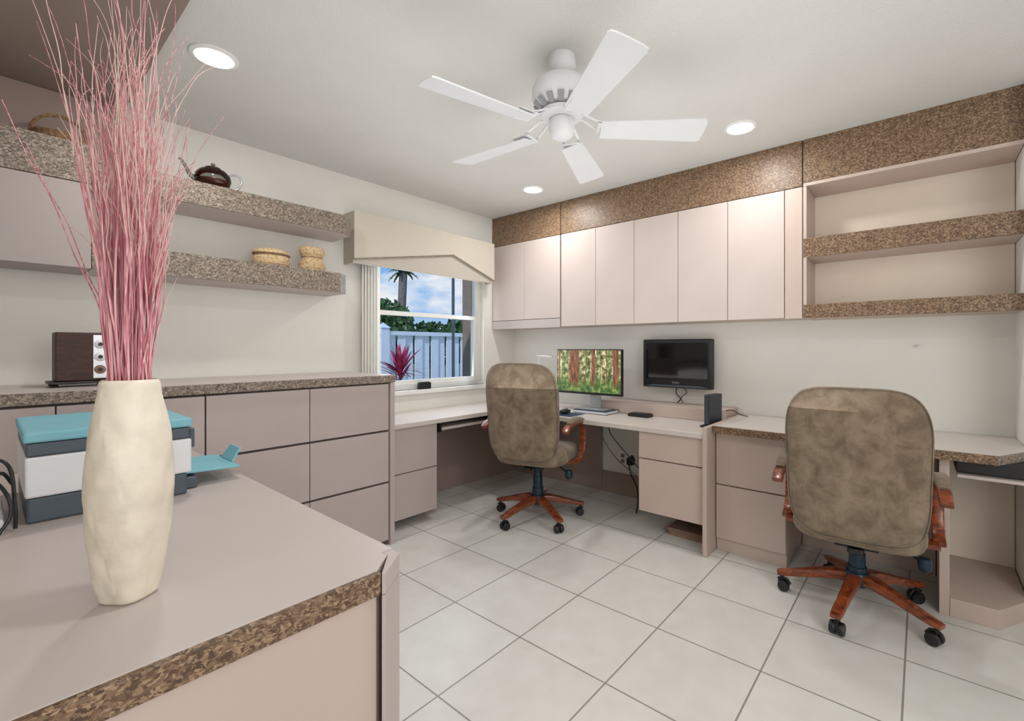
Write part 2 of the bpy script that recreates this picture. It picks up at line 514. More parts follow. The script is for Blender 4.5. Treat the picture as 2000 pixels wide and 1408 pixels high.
# ------------------------------------------------------------------ overhead cabinets along east wall
cz0, cz1 = 1.387, 2.165
def overhead(y_hi, y_lo, doors, filler, label, rail=False):
    T = Thing("overhead_cabinet", label, "cabinet", (XU + .14, (y_hi + y_lo) / 2, cz0), "overhead cabinets")
    T.add(bx("body", XU + .020, X0 - G, y_lo + .001, y_hi - .001, cz0 + .005, cz1 + .002, LAMP))
    T.add(bx("fascia", XU, X0 - G, y_lo + .001, y_hi - .001, cz1 + .003, H - .001, CORK, .002))
    zb = cz0 + .006
    if rail:
        T.add(bx("bottom_rail", XU - .002, XU + .019, y_lo + .001, y_hi - .001, cz0, cz0 + .075, LAM)); zb = cz0 + .08
    for a, b in zip(doors[:-1], doors[1:]):
        T.add(bx("door", XU, XU + .018, b + .0018, a - .0018, zb, cz1 - .001, LAML, .0015))
    if filler:
        T.add(bx("end_panel", XU + .002, XU + .019, y_lo + .001, filler - .002, cz0, cz1, LAMP))
overhead(Y0 - G, 2.358, [3.176, 2.766, 2.360], None, "two-door taupe laminate overhead cabinet with cork fascia beside window", True)
overhead(2.352, .548, [2.350, 2.006, 1.664, 1.321, .981, .6445], .6445, "five-door taupe laminate overhead cabinet with cork fascia")
T = Thing("open_shelf_unit", "open overhead shelving with cork-edged shelves and fascia", "shelf", (XU + .14, .08, cz0), "overhead cabinets")
yl, yh = YS + .004, .544
T.add(bx("fascia", XU, X0 - G, yl, yh, cz1 + .02, H - .001, CORK, .002))
T.add(bx("fascia_base", XU + .001, X0 - .012, yl, yh, cz1, cz1 + .019, LAMP, .001))
T.add(bx("back_panel", X0 - .012, X0 - G, yl, yh, cz0, cz1 + .018, CREAM, 0))
T.add(bx("side_panel", XU + .001, X0 - .013, yh - .018, yh, cz0, cz1 - .001, LAMP))
for z0, z1 in ((1.745, 1.857), (1.387, 1.467)):
    s = T.add(bx("shelf", XU + .016, X0 - .013, yl, yh - .02, z0, z1, LAMP))
    T.add(bx("shelf_edge", XU, XU + .015, yl, yh - .001, z0, z1, CORK, .002), "cork laminate shelf edge")

# ------------------------------------------------------------------ window wall shelves
YF = 2.88
T = Thing("wall_cabinet", "closed taupe wall cabinet with cork top band", "cabinet", (-.2, 3.0, 1.57))
T.add(bx("body", XW + .003, .298, YF + .02, Y0 - .013, 1.565, 2.113, LAMS))
T.add(bx("door", XW + .003, .300, YF, YF + .018, 1.565, 1.94, LAMS, .002))
T.add(bx("fascia", XW + .003, .300, YF - .002, YF + .018, 1.943, 2.116, CORKG, .002))
def longshelf(x0, x1, z0, z1, ch, label):
    T = Thing("wall_shelf", label, "shelf", ((x0 + x1) / 2, 3.0, z0), "cork-edged wall shelves")
    T.add(MB().prism([(x0, YF + .016), (x1 - ch, YF + .016), (x1 - .01, YF + ch), (x1 - .01, Y0 - G), (x0, Y0 - G)], z0, z1).build("board", LAM, bevel=.002))
    T.add(MB().prism([(x0, YF), (x1 - ch, YF), (x1, YF + ch), (x1, YF + ch + .03), (x1 - .009, YF + ch + .03), (x1 - .009, YF + ch + .002), (x1 - ch - .002, YF + .0155), (x0, YF + .0155)], z0 + .002, z1 + .001).build("shelf_edge", CORKG, bevel=.001), "cork laminate edging")
longshelf(.302, 1.53, 1.945, 2.065, .06, "long upper wall shelf with cork edge and clipped corner")
longshelf(.302, 1.50, 1.565, 1.688, .07, "long lower wall shelf with cork edge and clipped corner")

# ------------------------------------------------------------------ window wall tall drawer cabinets
CT = 1.045; YC = 2.55
def drawer_unit(x0, x1, cols, label):
    T = Thing("drawer_cabinet", label, "cabinet", ((x0 + x1) / 2, 2.85, 0), "tall taupe drawer cabinets")
    T.add(bx("body", x0 + .001, x1 - .001, YC + .022, Y0 - .003, .0, CT - .047, GROOVE, 0))
    rows = [(.030, .379), (.391, .696), (.708, .990)]
    for a, b in zip(cols[:-1], cols[1:]):
        for z0, z1 in rows:
            T.add(bx("drawer", a + .002, b - .002, YC, YC + .02, z0, z1, LAM, .002))
    return T
drawer_unit(-.30, .637, [-.30, .17, .637], "tall taupe laminate drawer cabinet behind the printer")
T = drawer_unit(.639, 1.572, [.639, 1.100, 1.570], "tall six-drawer taupe laminate cabinet beside the window desk")
T.add(bx("end_panel", 1.574, 1.603, YC - .012, Y0 - .003, 0, CT - .047, LAM, .002))
T = Thing("storage_worktop", "long taupe worktop with cork front edge over tall drawers", "worktop", (.45, 2.85, CT - .045))
T.add(bx("top_surface", XW + .003, 1.606, YC + .004, Y0 - .003, CT - .045, CT, TOP, .002))
T.add(bx("front_edge", XW + .003, 1.606, YC - .014, YC + .003, CT - .045, CT - .001, CORKG, .0015), "cork laminate edge")

# ------------------------------------------------------------------ peninsula
PZ = .755
T = Thing("peninsula_cabinet", "taupe peninsula counter cabinet with clipped corner", "cabinet", (0, 1.6, 0))
pts = [(XW + .003, .868), (.505, .868), (.556, .915), (.556, 2.545), (XW + .003, 2.545)]
T.add(MB().prism(pts, 0, PZ - .046).build("body", LAMP, bevel=.002))
T.add(MB().prism([(.507, .850), (.5125, .846), (.582, .903), (.582, .935), (.558, .935), (.558, .914)], 0, PZ - .046).build("end_post", LAM, bevel=.001))
T = Thing("peninsula_worktop", "smooth taupe laminate counter top with cork front edge", "worktop", (0, 1.6, PZ - .044))
pts = [(XW + .003, .866), (.506, .866), (.557, .9135), (.557, .936), (.585, .937), (.585, 2.545), (XW + .003, 2.545)]
T.add(MB().prism(pts, PZ - .0445, PZ).build("top_surface", TOP, bevel=.001))
T.add(MB().prism([(XW + .003, .850), (.505, .850), (.505, .865), (XW + .003, .865)], PZ - .0445, PZ - .0005).build("front_edge", CORK, bevel=.001), "cork laminate edge")
T.add(MB().prism([(.507, .850), (.5125, .846), (.582, .903), (.582, .935), (.558, .935), (.558, .9125)], PZ - .0445, PZ - .001).build("corner_cap", LAM, bevel=.001))

# ------------------------------------------------------------------ L desk
DZ = .71; YD = 2.66; XD = 2.64
top(MB().prism([(1.612, YD), (XD, YD), (XD, .992), (X0 - G, .992), (X0 - G, Y0 - G), (1.612, Y0 - G)], DZ - .032, DZ).build("corner_desk_top", TOPW, bevel=.003),
    "L-shaped pale laminate corner desk top under the window", "desk")
UD = DZ - .0326
def pedestal(name, label, cat, x0, x1, y0, y1, z0, z1, face, splits, group=None):
    T = Thing(name, label, cat, ((x0 + x1) / 2, (y0 + y1) / 2, z0), group)
    g = .02
    if face == 'y':
        T.add(bx("body", x0, x1, y0 + g, y1, z0, z1, LAM))
        for a, b in splits: T.add(bx("drawer", x0 + .002, x1 - .002, y0, y0 + g - .002, a, b, LAM, .002))
    else:
        T.add(bx("body", x0 + g, x1, y0, y1, z0, z1, LAMP))
        for a, b in splits: T.add(bx("drawer", x0, x0 + g - .002, y0 + .002, y1 - .002, a, b, LAMP, .002))
    return T
pedestal("desk_pedestal", "taupe two-drawer pedestal under the window desk", "drawers", 1.6376, 2.03, YD + .02, Y0 - .02, .07, UD, 'y', [(.072, .37), (.378, UD - .002)], "desk pedestals")
T = Thing("desk_side_panel", "taupe laminate desk side panel", "panel", (1.62, 2.9, 0))
T.add(bx("panel", 1.612, 1.637, YD - .03, Y0 - .02, 0, UD, LAM))
pedestal("desk_pedestal", "pinkish taupe pedestal with shallow and deep drawers", "drawers", 2.66, 3.28, .9895, 1.42, .165, UD, 'x', [(.167, .50), (.508, UD - .002)], "desk pedestals")
top(bx("desk_end_panel", 2.62, X0 - G, .962, .989, 0, .752, LAMP, .006), "taupe end panel rising above the lower desk", "panel")
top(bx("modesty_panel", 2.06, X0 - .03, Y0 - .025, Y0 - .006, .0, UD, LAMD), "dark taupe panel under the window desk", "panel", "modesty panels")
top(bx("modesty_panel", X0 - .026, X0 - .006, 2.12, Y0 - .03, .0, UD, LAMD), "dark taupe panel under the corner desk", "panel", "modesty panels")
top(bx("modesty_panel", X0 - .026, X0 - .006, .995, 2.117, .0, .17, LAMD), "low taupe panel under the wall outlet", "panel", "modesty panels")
top(bx("desk_riser", 3.10, X0 - .004, 1.005, 2.02, DZ + .001, DZ + .085, LAMP, .003), "low taupe riser box along back of desk", "riser")
T = Thing("keyboard_tray", "grey pull-out keyboard tray under window desk", "tray", (2.3, 2.85, .62))
T.add(bx("tray", 2.08, 2.60, 2.70, 3.0, .615, .635, LAML)); T.add(bx("runner", 2.06, 2.078, 2.69, 3.0, .605, UD, BLACKP)); T.add(bx("runner", 2.602, 2.62, 2.69, 3.0, .605, UD, BLACKP))

# ------------------------------------------------------------------ right worktop run
RZ = .752; XR = 2.70
T = Thing("long_worktop", "pale laminate worktop with cork edge and clipped end", "worktop", (3.0, .3, RZ - .04))
pts = [(XR + .014, .958), (XR + .014, -.255), (2.93, YS + .004), (X0 - G, YS + .004), (X0 - G, .958)]
T.add(MB().prism(pts, RZ - .04, RZ).build("top_surface", TOPW, bevel=.001))
T.add(MB().prism([(XR, .958), (XR, -.250), (XR + .0135, -.255), (XR + .0135, .958)], RZ - .04, RZ - .0005).build("front_edge", CORK, bevel=.001), "cork laminate edge")
T.add(MB().prism([(XR, -.2505), (XR + .0135, -.2555), (2.93, YS + .002), (2.915, YS + .0015)], RZ - .04, RZ - .0005).build("corner_edge", CORKG, bevel=.001), "grey cork corner edge")
T = pedestal("desk_pedestal", "pinkish taupe two-drawer file cabinet on plinth", "drawers", 2.76, 3.33, .576, .958, .075, RZ - .0405, 'x', [(.078, .395), (.403, RZ - .044)], "desk pedestals")
T.add(bx("plinth", 2.775, 3.33, .576, .958, 0, .073, LAMP))
top(bx("modesty_panel", 3.18, 3.20, -.058, .572, .0, RZ - .0405, LAMP), "pinkish panel closing the back of kneehole", "panel", "modesty panels")
T = Thing("pencil_drawer", "shallow pencil drawer under the long worktop", "drawer", (2.95, .25, .62))
T.add(bx("drawer_box", 2.85, 3.15, -.05, .568, .64, RZ - .0405, LAMP)); T.add(bx("drawer_front", 2.830, 2.848, -.056, .570, .62, RZ - .0405, LAMP))
T = Thing("computer_niche", "open computer niche with clipped-corner plinth", "cabinet", (3.0, -.2, 0))
T.add(bx("side_panel", 2.745, X0 - .004, -.098, -.062, 0, RZ - .0405, LAMP, .002))
T.add(MB().prism([(2.745, -.099), (2.745, -.262), (2.93, YS + .006), (X0 - .004, YS + .006), (X0 - .004, -.099)], 0, .082).build("plinth", LAMP, bevel=.002))
T.add(bx("back_panel", X0 - .016, X0 - .004, YS + .006, -.100, .083, RZ - .042, CREAM, 0))
T = Thing("sliding_tray", "dark keyboard slot with beige sliding tray", "tray", (2.95, -.24, .64))
T.add(bx("tray", 2.765, 3.1, YS + .008, -.125, .628, .642, LAML)); T.add(bx("slot", 2.80, 3.1, YS + .008, -.125, .645, RZ - .0405, BLACKP))
top(MB().lathe([(.006, 0), (.006, .004), (.003, .005), (.003, .02), (.007, .022), (.007, .024)], seg=14).xf(lambda p: Vector((X0 - G - p.z, p.x + .02, p.y + 1.225))).build("wall_hook", SILVER, smooth=True), "small metal hook screwed into the wall", "hook")

# ------------------------------------------------------------------ ceiling lights
LP = [(.610, 2.315, 8), (2.647, .783, 6.5), (2.668, 2.332, 8), (.61, .78, 6)]
for i, (x, y, en) in enumerate(LP):
    T = Thing("recessed_light", "round white recessed ceiling downlight, lit", "ceiling light", (x, y, H - .01), "recessed ceiling lights")
    T.add(MB().lathe([(.070, H - .0003), (.086, H - .0003), (.086, H - .006), (.070, H - .010)], (x, y), 40, closed=True).build("trim_ring", WHITE, smooth=True))
    T.add(MB().lathe([(.0695, H - .0003), (.0695, H - .006)], (x, y), 40).build("lens", LENS, smooth=True))
    L = bpy.data.lights.new("downlight", 'AREA'); L.shape = 'DISK'; L.size = .14; L.energy = en
    L.color = (1, .985, .96)
    o = bpy.data.objects.new("downlight", L); o.location = (x, y, H - .02); COL.objects.link(o)

# ------------------------------------------------------------------ ceiling fan
fx, fyc = 1.538, 1.183
T = Thing("ceiling_fan", "white five-blade ceiling fan with round motor housing", "ceiling fan", (fx, fyc, 2.14), local=True)
def F(z): return z - 2.14
T.add(MB().lathe([(.058, F(2.4395)), (.060, F(2.395)), (.052, F(2.38)), (.032, F(2.365)), (.024, F(2.35))], seg=40).build("canopy", FANW, smooth=True))
T.add(MB().lathe([(.024, F(2.355)), (.05, F(2.347)), (.090, F(2.34)), (.115, F(2.32)), (.126, F(2.295)), (.126, F(2.265)), (.114, F(2.24)), (.095, F(2.222)), (.07, F(2.215))], seg=48).build("motor_housing", FANW, smooth=True, angle=60))
vm = MB()
for k in range(15):
    a = 2 * math.pi * k / 15
    p = [Vector((.085, -.010, F(2.2135))), Vector((.116, -.013, F(2.240))), Vector((.116, .013, F(2.240))), Vector((.085, .010, F(2.2135)))]
    q = [v + Vector((.004, 0, -.005)) for v in p]
    R = Matrix.Rotation(a, 3, 'Z')
    vm.add([R @ v for v in p + q], [(0, 1, 2, 3), (4, 7, 6, 5), (0, 4, 5, 1), (1, 5, 6, 2), (2, 6, 7, 3), (3, 7, 4, 0)])
T.add(vm.build("vent_slots", M("vent_grey", (150, 150, 152), .7)), "grey vent slots")
T.add(MB().lathe([(.07, F(2.214)), (.088, F(2.205)), (.088, F(2.188)), (.06, F(2.176))], seg=40).build("flywheel", FANW, smooth=True))
T.add(MB().lathe([(.050, F(2.175)), (.054, F(2.16)), (.054, F(2.13)), (.048, F(2.11)), (.03, F(2.097)), (.008, F(2.093))], seg=40).build("switch_housing", FANW, smooth=True, angle=50))
for k in range(5):
    a = math.radians(21.5 + 72 * k)
    R = Matrix.Rotation(a, 3, 'Z')
    zb = F(2.134)
    b = MB()
    for s in (-1, 1):
        b.sweep([(.06, s * .012, F(2.190)), (.10, s * .026, F(2.182)), (.14, s * .034, F(2.158)), (.18, s * .036, zb + .008), (.22, s * .034, zb + .006)], (.013, .006), (0, 1, 0))
    b.box(.15, .235, -.042, .042, zb + .005, zb + .009)
    b.xf(lambda p: R @ p)
    T.add(b.build("blade_bracket", FANW, smooth=True))
    pts = []
    L0, L1 = .165, .605
    for i in range(13):
        t = i / 12; x = L0 + (L1 - .02 - L0) * t; wv = .050 + .020 * t; pts.append((x, -wv))
    for i in range(7):
        t = -90 + 180 * i / 6; c, s = math.cos(math.radians(t)), math.sin(math.radians(t))
        pts.append((L1 - .02 + .02 * abs(c) ** .5, .070 * math.copysign(abs(s) ** .5, s)))
    for i in range(12, -1, -1):
        t = i / 12; x = L0 + (L1 - .02 - L0) * t; wv = .050 + .020 * t; pts.append((x, wv))
    bm_ = MB().prism(pts, -.003, .003)
    pitch = math.radians(-13)
    def tf(p):
        q = Vector((p.x, p.y * math.cos(pitch) - p.z * math.sin(pitch), p.y * math.sin(pitch) + p.z * math.cos(pitch) + zb))
        return R @ q
    bm_.xf(tf)
    T.add(bm_.build("blade", FANW, bevel=.001))

# ------------------------------------------------------------------ office chairs
def sup(a0, b0, n=40, p=5, taper=0.0, topn=0.0):
    o = []
    for k in range(n):
        t = 2 * math.pi * k / n
        c, s = math.cos(t), math.sin(t)
        a = math.copysign(abs(c) ** (2 / p), c); b = math.copysign(abs(s) ** (2 / p), s)
        w = 1 + taper * b - topn * max(0, b - .3) ** 2
        o.append((a * a0 * w, b * b0))
    return o

def build_chair(loc, rot, legoff, label):
    T = Thing("office_chair", label, "chair", loc, "swivel office chairs", rot, local=True)
    for k in range(5):
        a = legoff + 2 * math.pi * k / 5 - rot
        R = Matrix.Rotation(a, 3, 'Z')
        pth = [(.02, 0, .140), (.08, 0, .140), (.16, 0, .124), (.24, 0, .104), (.30, 0, .090), (.335, 0, .085)]
        wh = [(.056, .050), (.054, .048), (.048, .040), (.044, .032), (.046, .026), (.040, .020)]
        T.add(MB().sweep(pth, wh, (0, 1, 0), p=6).xf(lambda p: R @ p).build("base_leg", CHERRY, smooth=True))
        c = MB()
        cx = .315
        c.lathe([(.008, .05), (.008, .079)], (cx, 0), 12)
        for s in (-1, 1):
            w = MB().lathe([(.012, -.011), (.024, -.011), (.027, -.006), (.027, .006), (.024, .011), (.012, .011)], seg=24)
            w.xf(lambda p: Vector((p.x + cx - .008, p.z + s * .016, p.y + .0275)))
            c.add(w.v, w.f)
        c.sweep([(cx - .038, 0, .035), (cx - .025, 0, .055), (cx, 0, .062), (cx + .018, 0, .052)], (.012, .012), (0, 1, 0))
        c.xf(lambda p: R @ p)
        T.add(c.build("caster", BLACKP, smooth=True))
    T.add(MB().lathe([(.048, .108), (.052, .115), (.052, .158), (.046, .168), (.03, .172)], seg=32).build("hub", COLUMN, smooth=True))
    T.add(MB().lathe([(.036, .102), (.036, .135), (.041, .18), (.039, .22), (.034, .222), (.033, .30), (.029, .302), (.028, .372)], seg=32).build("gas_column", COLUMN, smooth=True))
    up = []
    m = MB().box(-.12, .12, -.085, .085, .375, .412).box(-.20, -.1, -.03, .03, .38, .405)
    up.append(T.add(m.build("seat_mechanism", BLACKP, bevel=.008)))
    lv = MB().tube([(.02, -.08, .385), (.02, -.16, .375), (-.02, -.235, .345)], .006, 10).lathe([(.014, .31), (.024, .32), (.027, .345), (.022, .368), (.01, .372)], (-.03, -.245), 20)
    up.append(T.add(lv.build("tilt_lever", COLUMN, smooth=True)))
    s = MB().pillow(sup(.255, .255, 44, 4.5, 0), .10, .016, edge=.12)
    s.xf(lambda p: Vector((p.x + .02, p.y, p.z + .468 - .25 * max(0, p.x - .12) ** 2 * 4)))
    up.append(T.add(s.build("seat", SUEDE, smooth=True, angle=80)))
    bk = MB().pillow(sup(.255, .328, 56, 4.8, .03, .18), .085, .016, edge=.12)
    def tb(p):
        yy, zz, tt = p.x, p.y, p.z
        lean = -.10 * (zz) - .10 * zz * zz
        wrap = .28 * yy * yy
        nz = noise.noise(Vector((yy * 5, zz * 5, tt * 4))) * .008
        return Vector((-.265 + tt + lean + wrap + nz, yy, .784 + zz))
    bk.xf(tb)
    up.append(T.add(bk.build("backrest", SUEDE, smooth=True, angle=80)))
    ol = sup(.256, .329, 56, 4.8, .03, .18)
    pp = [tb(Vector((a, b, -.022))) for a, b in [(q[0] * .995, q[1] * .995) for q in ol]]
    pp.append(pp[0])
    up.append(T.add(MB().tube(pp, .003, 6).build("piping", SUEDE, smooth=True)))
    for sgn in (-1, 1):
        y = sgn * .298
        path = [(-.245, .665), (-.21, .690), (-.14, .702), (-.05, .705), (.03, .700), (.09, .680), (.125, .640), (.132, .590), (.125, .53), (.105, .475), (.07, .440), (.02, .425)]
        fr = MB().sweep([(x, y, z) for x, z in path], (.046, .026), (0, 1, 0), p=5)
        fr.box(-.03, .06, min(y, y - sgn * .11), max(y, y - sgn * .11), .412, .430)
        up.append(T.add(fr.build("armrest_frame", CHERRY, smooth=True)))
        pad = [(-.17, .712), (-.13, .722), (-.05, .726), (.03, .720), (.08, .705), (.118, .672), (.136, .630)]
        whs = [(.04, .012), (.054, .028), (.056, .03), (.056, .03), (.056, .03), (.054, .026), (.04, .010)]
        up.append(T.add(MB().sweep([(x, y, z) for x, z in pad], whs, (0, 1, 0), p=3).build("armrest_pad", SUEDE, smooth=True)))
    return T, up

r1 = math.radians(17); r2 = math.radians(3)
T1, UP = build_chair((2.49, 2.13, 0), r1, math.radians(31), "brown suede swivel chair with cherry wood base at corner desk")
upset = set(o.name for o in UP)
e2 = T1.e.copy(); COL.objects.link(e2)
e2.location = (2.576, .235, 0); e2.rotation_euler = (0, 0, r2)
e2["label"] = "brown suede swivel chair with cherry wood base at long worktop"
dl = (math.radians(28) - r2) - (math.radians(31) - r1)
for o in T1.parts:
    c = o.copy(); COL.objects.link(c); c.parent = e2
    base = o.name.split(".")[0]
    if o.name in upset:
        c.location.z -= .066
    elif base in ("base_leg", "caster"):
        Rz = Matrix.Rotation(dl, 4, 'Z')
        c.location = Rz @ o.location
        c.rotation_euler = (0, 0, dl)
    elif base == "gas_column":
        c.scale.z = .76; c.location.z = .102 + .135 * .76

# ------------------------------------------------------------------ monitor
T = Thing("computer_monitor", "thin black monitor showing a sunlit redwood forest", "monitor", (3.02, 2.05, DZ + .03))
ym, my0, my1, mz0, mz1 = 2.05, 1.742, 2.358, .845, 1.202
T.add(bx("bezel", 3.0, 3.03, my0, my1, mz0, mz1, BLACKP, .004))
T.add(bx("screen", 2.9975, 2.9995, my0 + .008, my1 - .008, mz0 + .018, mz1 - .008, FOREST, 0))
T.add(bx("stand_neck", 3.031, 3.045, ym - .05 - .05, ym - .05 + .05, .742, .98, SILVER, .003))
T.add(bx("stand_foot", 2.93, 3.09, ym - .19, ym + .09, .7345, .741, SILVER, .002))
def book(name, x0, x1, y0, y1, z0, z1, cm, label, group):
    T = Thing(name, label, "book", ((x0 + x1) / 2, (y0 + y1) / 2, z0), group)
    T.add(MB().box(x0, x1, y0, y1, z0, z0 + .003).box(x0, x1, y0, y1, z1 - .003, z1).box(x1 - .003, x1, y0, y1, z0 + .003, z1 - .003).build("cover", cm))
    T.add(bx("pages", x0 + .003, x1 - .004, y0 + .003, y1 - .003, z0 + .0032, z1 - .0032, WPLAST, 0))
book("book", 2.90, 3.09, 1.82, 2.12, DZ + .001, DZ + .024, NAVY, "navy hardcover book under monitor stand", "books on the desk")
top(bx("mouse_pad", 2.68, 2.86, 1.98, 2.22, DZ + .001, DZ + .004, NAVY, .001), "dark blue mouse pad on the desk", "mouse pad")
T = Thing("computer_mouse", "small black computer mouse on blue pad", "mouse", (2.77, 2.10, DZ + .005))
T.add(MB().pillow(sup(.032, .055, 24, 2.6), .018, .008, edge=.2).xf(lambda p: Vector((p.y + 2.77, p.x + 2.10, p.z + DZ + .0225))).build("shell", BLACKP, smooth=True))
T.add(MB().lathe([(.006, -.003), (.006, .003)], seg=12).xf(lambda p: Vector((p.x + 2.795, p.z + 2.10, p.y + DZ + .037))).build("scroll_wheel", SLATE, smooth=True))
top(MB().box(2.98, 3.07, 1.52, 1.68, DZ + .001, DZ + .022).box(2.99, 3.06, 1.53, 1.67, DZ + .0225, DZ + .026).build("docking_station", BLACKP, bevel=.003), "flat black computer dock on the desk", "electronics")
top(MB().box(3.00, 3.08, 2.44, 2.54, DZ + .001, DZ + .05).box(3.01, 3.07, 2.45, 2.53, DZ + .051, DZ + .054).build("desk_box", WPLAST, bevel=.004), "small white box beside monitor", "box")
# desk lamp
T = Thing("desk_lamp", "slim white desk lamp standing beside the monitor", "desk lamp", (3.12, 2.66, DZ))
T.add(MB().lathe([(.055, DZ + .001), (.055, DZ + .010), (.050, DZ + .014), (.01, DZ + .016)], (3.12, 2.66), 32).build("base", WHITE, smooth=True))
T.add(MB().tube([(3.12, 2.66, DZ + .014), (3.12, 2.66, DZ + .20), (3.12, 2.655, DZ + .40), (3.12, 2.64, DZ + .425)], .006, 10).build("pole", WHITE, smooth=True))
T.add(MB().sweep([(3.12, 2.67, DZ + .432), (3.12, 2.58, DZ + .430), (3.12, 2.50, DZ + .424)], [(.022, .010), (.030, .012), (.030, .010)], (1, 0, 0)).build("lamp_head", WHITE, smooth=True))

# TV on wall
T = Thing("wall_television", "black wall-mounted television with glossy frame", "television", (3.25, 1.41, .91))
ty0, ty1, tz0, tz1 = 1.145, 1.680, .915, 1.277
T.add(bx("housing", 3.22, 3.275, ty0, ty1, tz0, tz1, BLACKP, .008))
T.add(bx("screen", 3.2165, 3.2195, ty0 + .03, ty1 - .03, tz0 + .065, tz1 - .028, SCREEN, 0))
T.add(MB().add([(3.216, ty0 + .02, tz0 + .008), (3.216, ty1 - .02, tz0 + .008), (3.216, ty1 - .08, tz0 + .022), (3.216, ty0 + .08, tz0 + .022),
               (3.219, ty0 + .02, tz0 + .008), (3.219, ty1 - .02, tz0 + .008), (3.219, ty1 - .08, tz0 + .022), (3.219, ty0 + .08, tz0 + .022)],
              [(0, 1, 2, 3), (4, 7, 6, 5), (0, 4, 5, 1), (1, 5, 6, 2), (2, 6, 7, 3), (3, 7, 4, 0)]).build("lower_strip", SLATE))
T.add(bx("wall_mount", 3.276, X0 - G, 1.32, 1.50, 1.02, 1.18, BLACKP))
cu = bpy.data.curves.new("logo", 'FONT'); cu.body = "VIZIO"; cu.size = .022; cu.extrude = .0005; cu.align_x = 'CENTER'
lo = bpy.data.objects.new("logo_tmp", cu); COL.objects.link(lo)
bpy.context.view_layer.update()
me = bpy.data.meshes.new_from_object(lo.evaluated_get(bpy.context.evaluated_depsgraph_get()))
bpy.data.objects.remove(lo)
me.materials.clear(); me.materials.append(SILVER)
lg = bpy.data.objects.new("logo", me); COL.objects.link(lg)
lg.rotation_euler = (math.pi / 2, 0, -math.pi / 2); lg.location = (3.2145, 1.412, tz0 + .032)
T.add(lg)
def cable(name, pts, r, mat, label, sm=6):
    P = [Vector(p) for p in pts]; out = []
    n = len(P)
    for i in range(n - 1):
        p0, p1, p2, p3 = P[max(i - 1, 0)], P[i], P[i + 1], P[min(i + 2, n - 1)]
        for k in range(sm):
            t = k / sm
            out.append(.5 * ((2 * p1) + (-p0 + p2) * t + (2 * p0 - 5 * p1 + 4 * p2 - p3) * t * t + (-p0 + 3 * p1 - 3 * p2 + p3) * t ** 3))
    out.append(P[-1])
    return top(MB().tube(out, r, 8).build(name, mat, smooth=True), label, "cable", "cables")
cable("power_cable", [(3.28, 1.43, .915), (3.29, 1.44, .87), (3.30, 1.41, .83), (3.29, 1.43, .80)], .004, BLACKP, "black cable hanging below the television")
cable("power_cable", [(3.28, 1.38, .915), (3.30, 1.36, .88), (3.29, 1.40, .84), (3.29, 1.385, .80)], .003, BLACKP, "thin black cable hanging below the television")
cable("power_cable", [(3.07, 1.0, .80), (3.11, .97, .80), (3.15, .93, .77), (3.2, .90, .757)], .003, BLACKP, "black cable trailing from the modem")

# modem
T = Thing("modem", "upright black modem on the desk edge", "modem", (2.95, 1.03, DZ))
T.add(MB().prism([(2.86, 1.035), (2.88, 1.075), (3.03, 1.055), (3.03, 1.01)], DZ + .014, DZ + .205).build("case", DSLATE, bevel=.006))
T.add(MB().prism([(2.85, 1.02), (2.85, 1.09), (3.05, 1.08), (3.05, .995)], DZ + .001, DZ + .013).build("base", BLACKP, bevel=.003))

# outlet and cables under desk
T = Thing("wall_outlet", "beige double wall outlet under desk", "outlet", (X0 - .006, 1.88, .3))
T.add(bx("cover_plate", X0 - .008, X0 - G, 1.79, 1.97, .235, .36, PALEBLIND, .002))
for yy in (1.835, 1.925):
    T.add(MB().box(X0 - .011, X0 - .0085, yy - .017, yy + .017, .26, .290).box(X0 - .011, X0 - .0085, yy - .017, yy + .017, .305, .335).build("socket", TAN))
top(MB().box(X0 - .06, X0 - .012, 1.81, 1.86, .265, .32).box(X0 - .05, X0 - .02, 1.82, 1.85, .3205, .325).build("power_adapter", BLACKP, bevel=.004), "black power adapter plugged into outlet", "adapter")
cable("power_cable", [(3.275, 1.835, .27), (3.25, 1.80, .20), (3.20, 1.72, .12), (3.1, 1.66, .05), (3.0, 1.62, .006)], .005, BLACKP, "black cable drooping under the desk")
cable("power_cable", [(3.27, 2.10, .62), (3.22, 2.05, .48), (3.24, 1.94, .32), (3.2, 1.74, .22), (3.15, 1.56, .14), (3.1, 1.50, .10)], .004, TAN, "beige cable looping under the desk")
cable("power_cable", [(3.28, 2.02, .64), (3.25, 2.0, .52), (3.22, 1.86, .40), (3.22, 1.70, .26), (3.18, 1.58, .20), (3.2, 1.48, .12)], .004, SLATE, "grey cable hanging under the desk")
T = Thing("brown_slab", "flat brown slab on floor under pedestal", "box", (2.9, 1.12, 0))
T.add(bx("slab_base", 2.80, 3.08, 1.02, 1.28, .001, .035, BROWN)); T.add(bx("lid", 2.795, 3.085, 1.015, 1.285, .0355, .05, BROWN))  # two-layer brown slab standing for an indistinct brown area

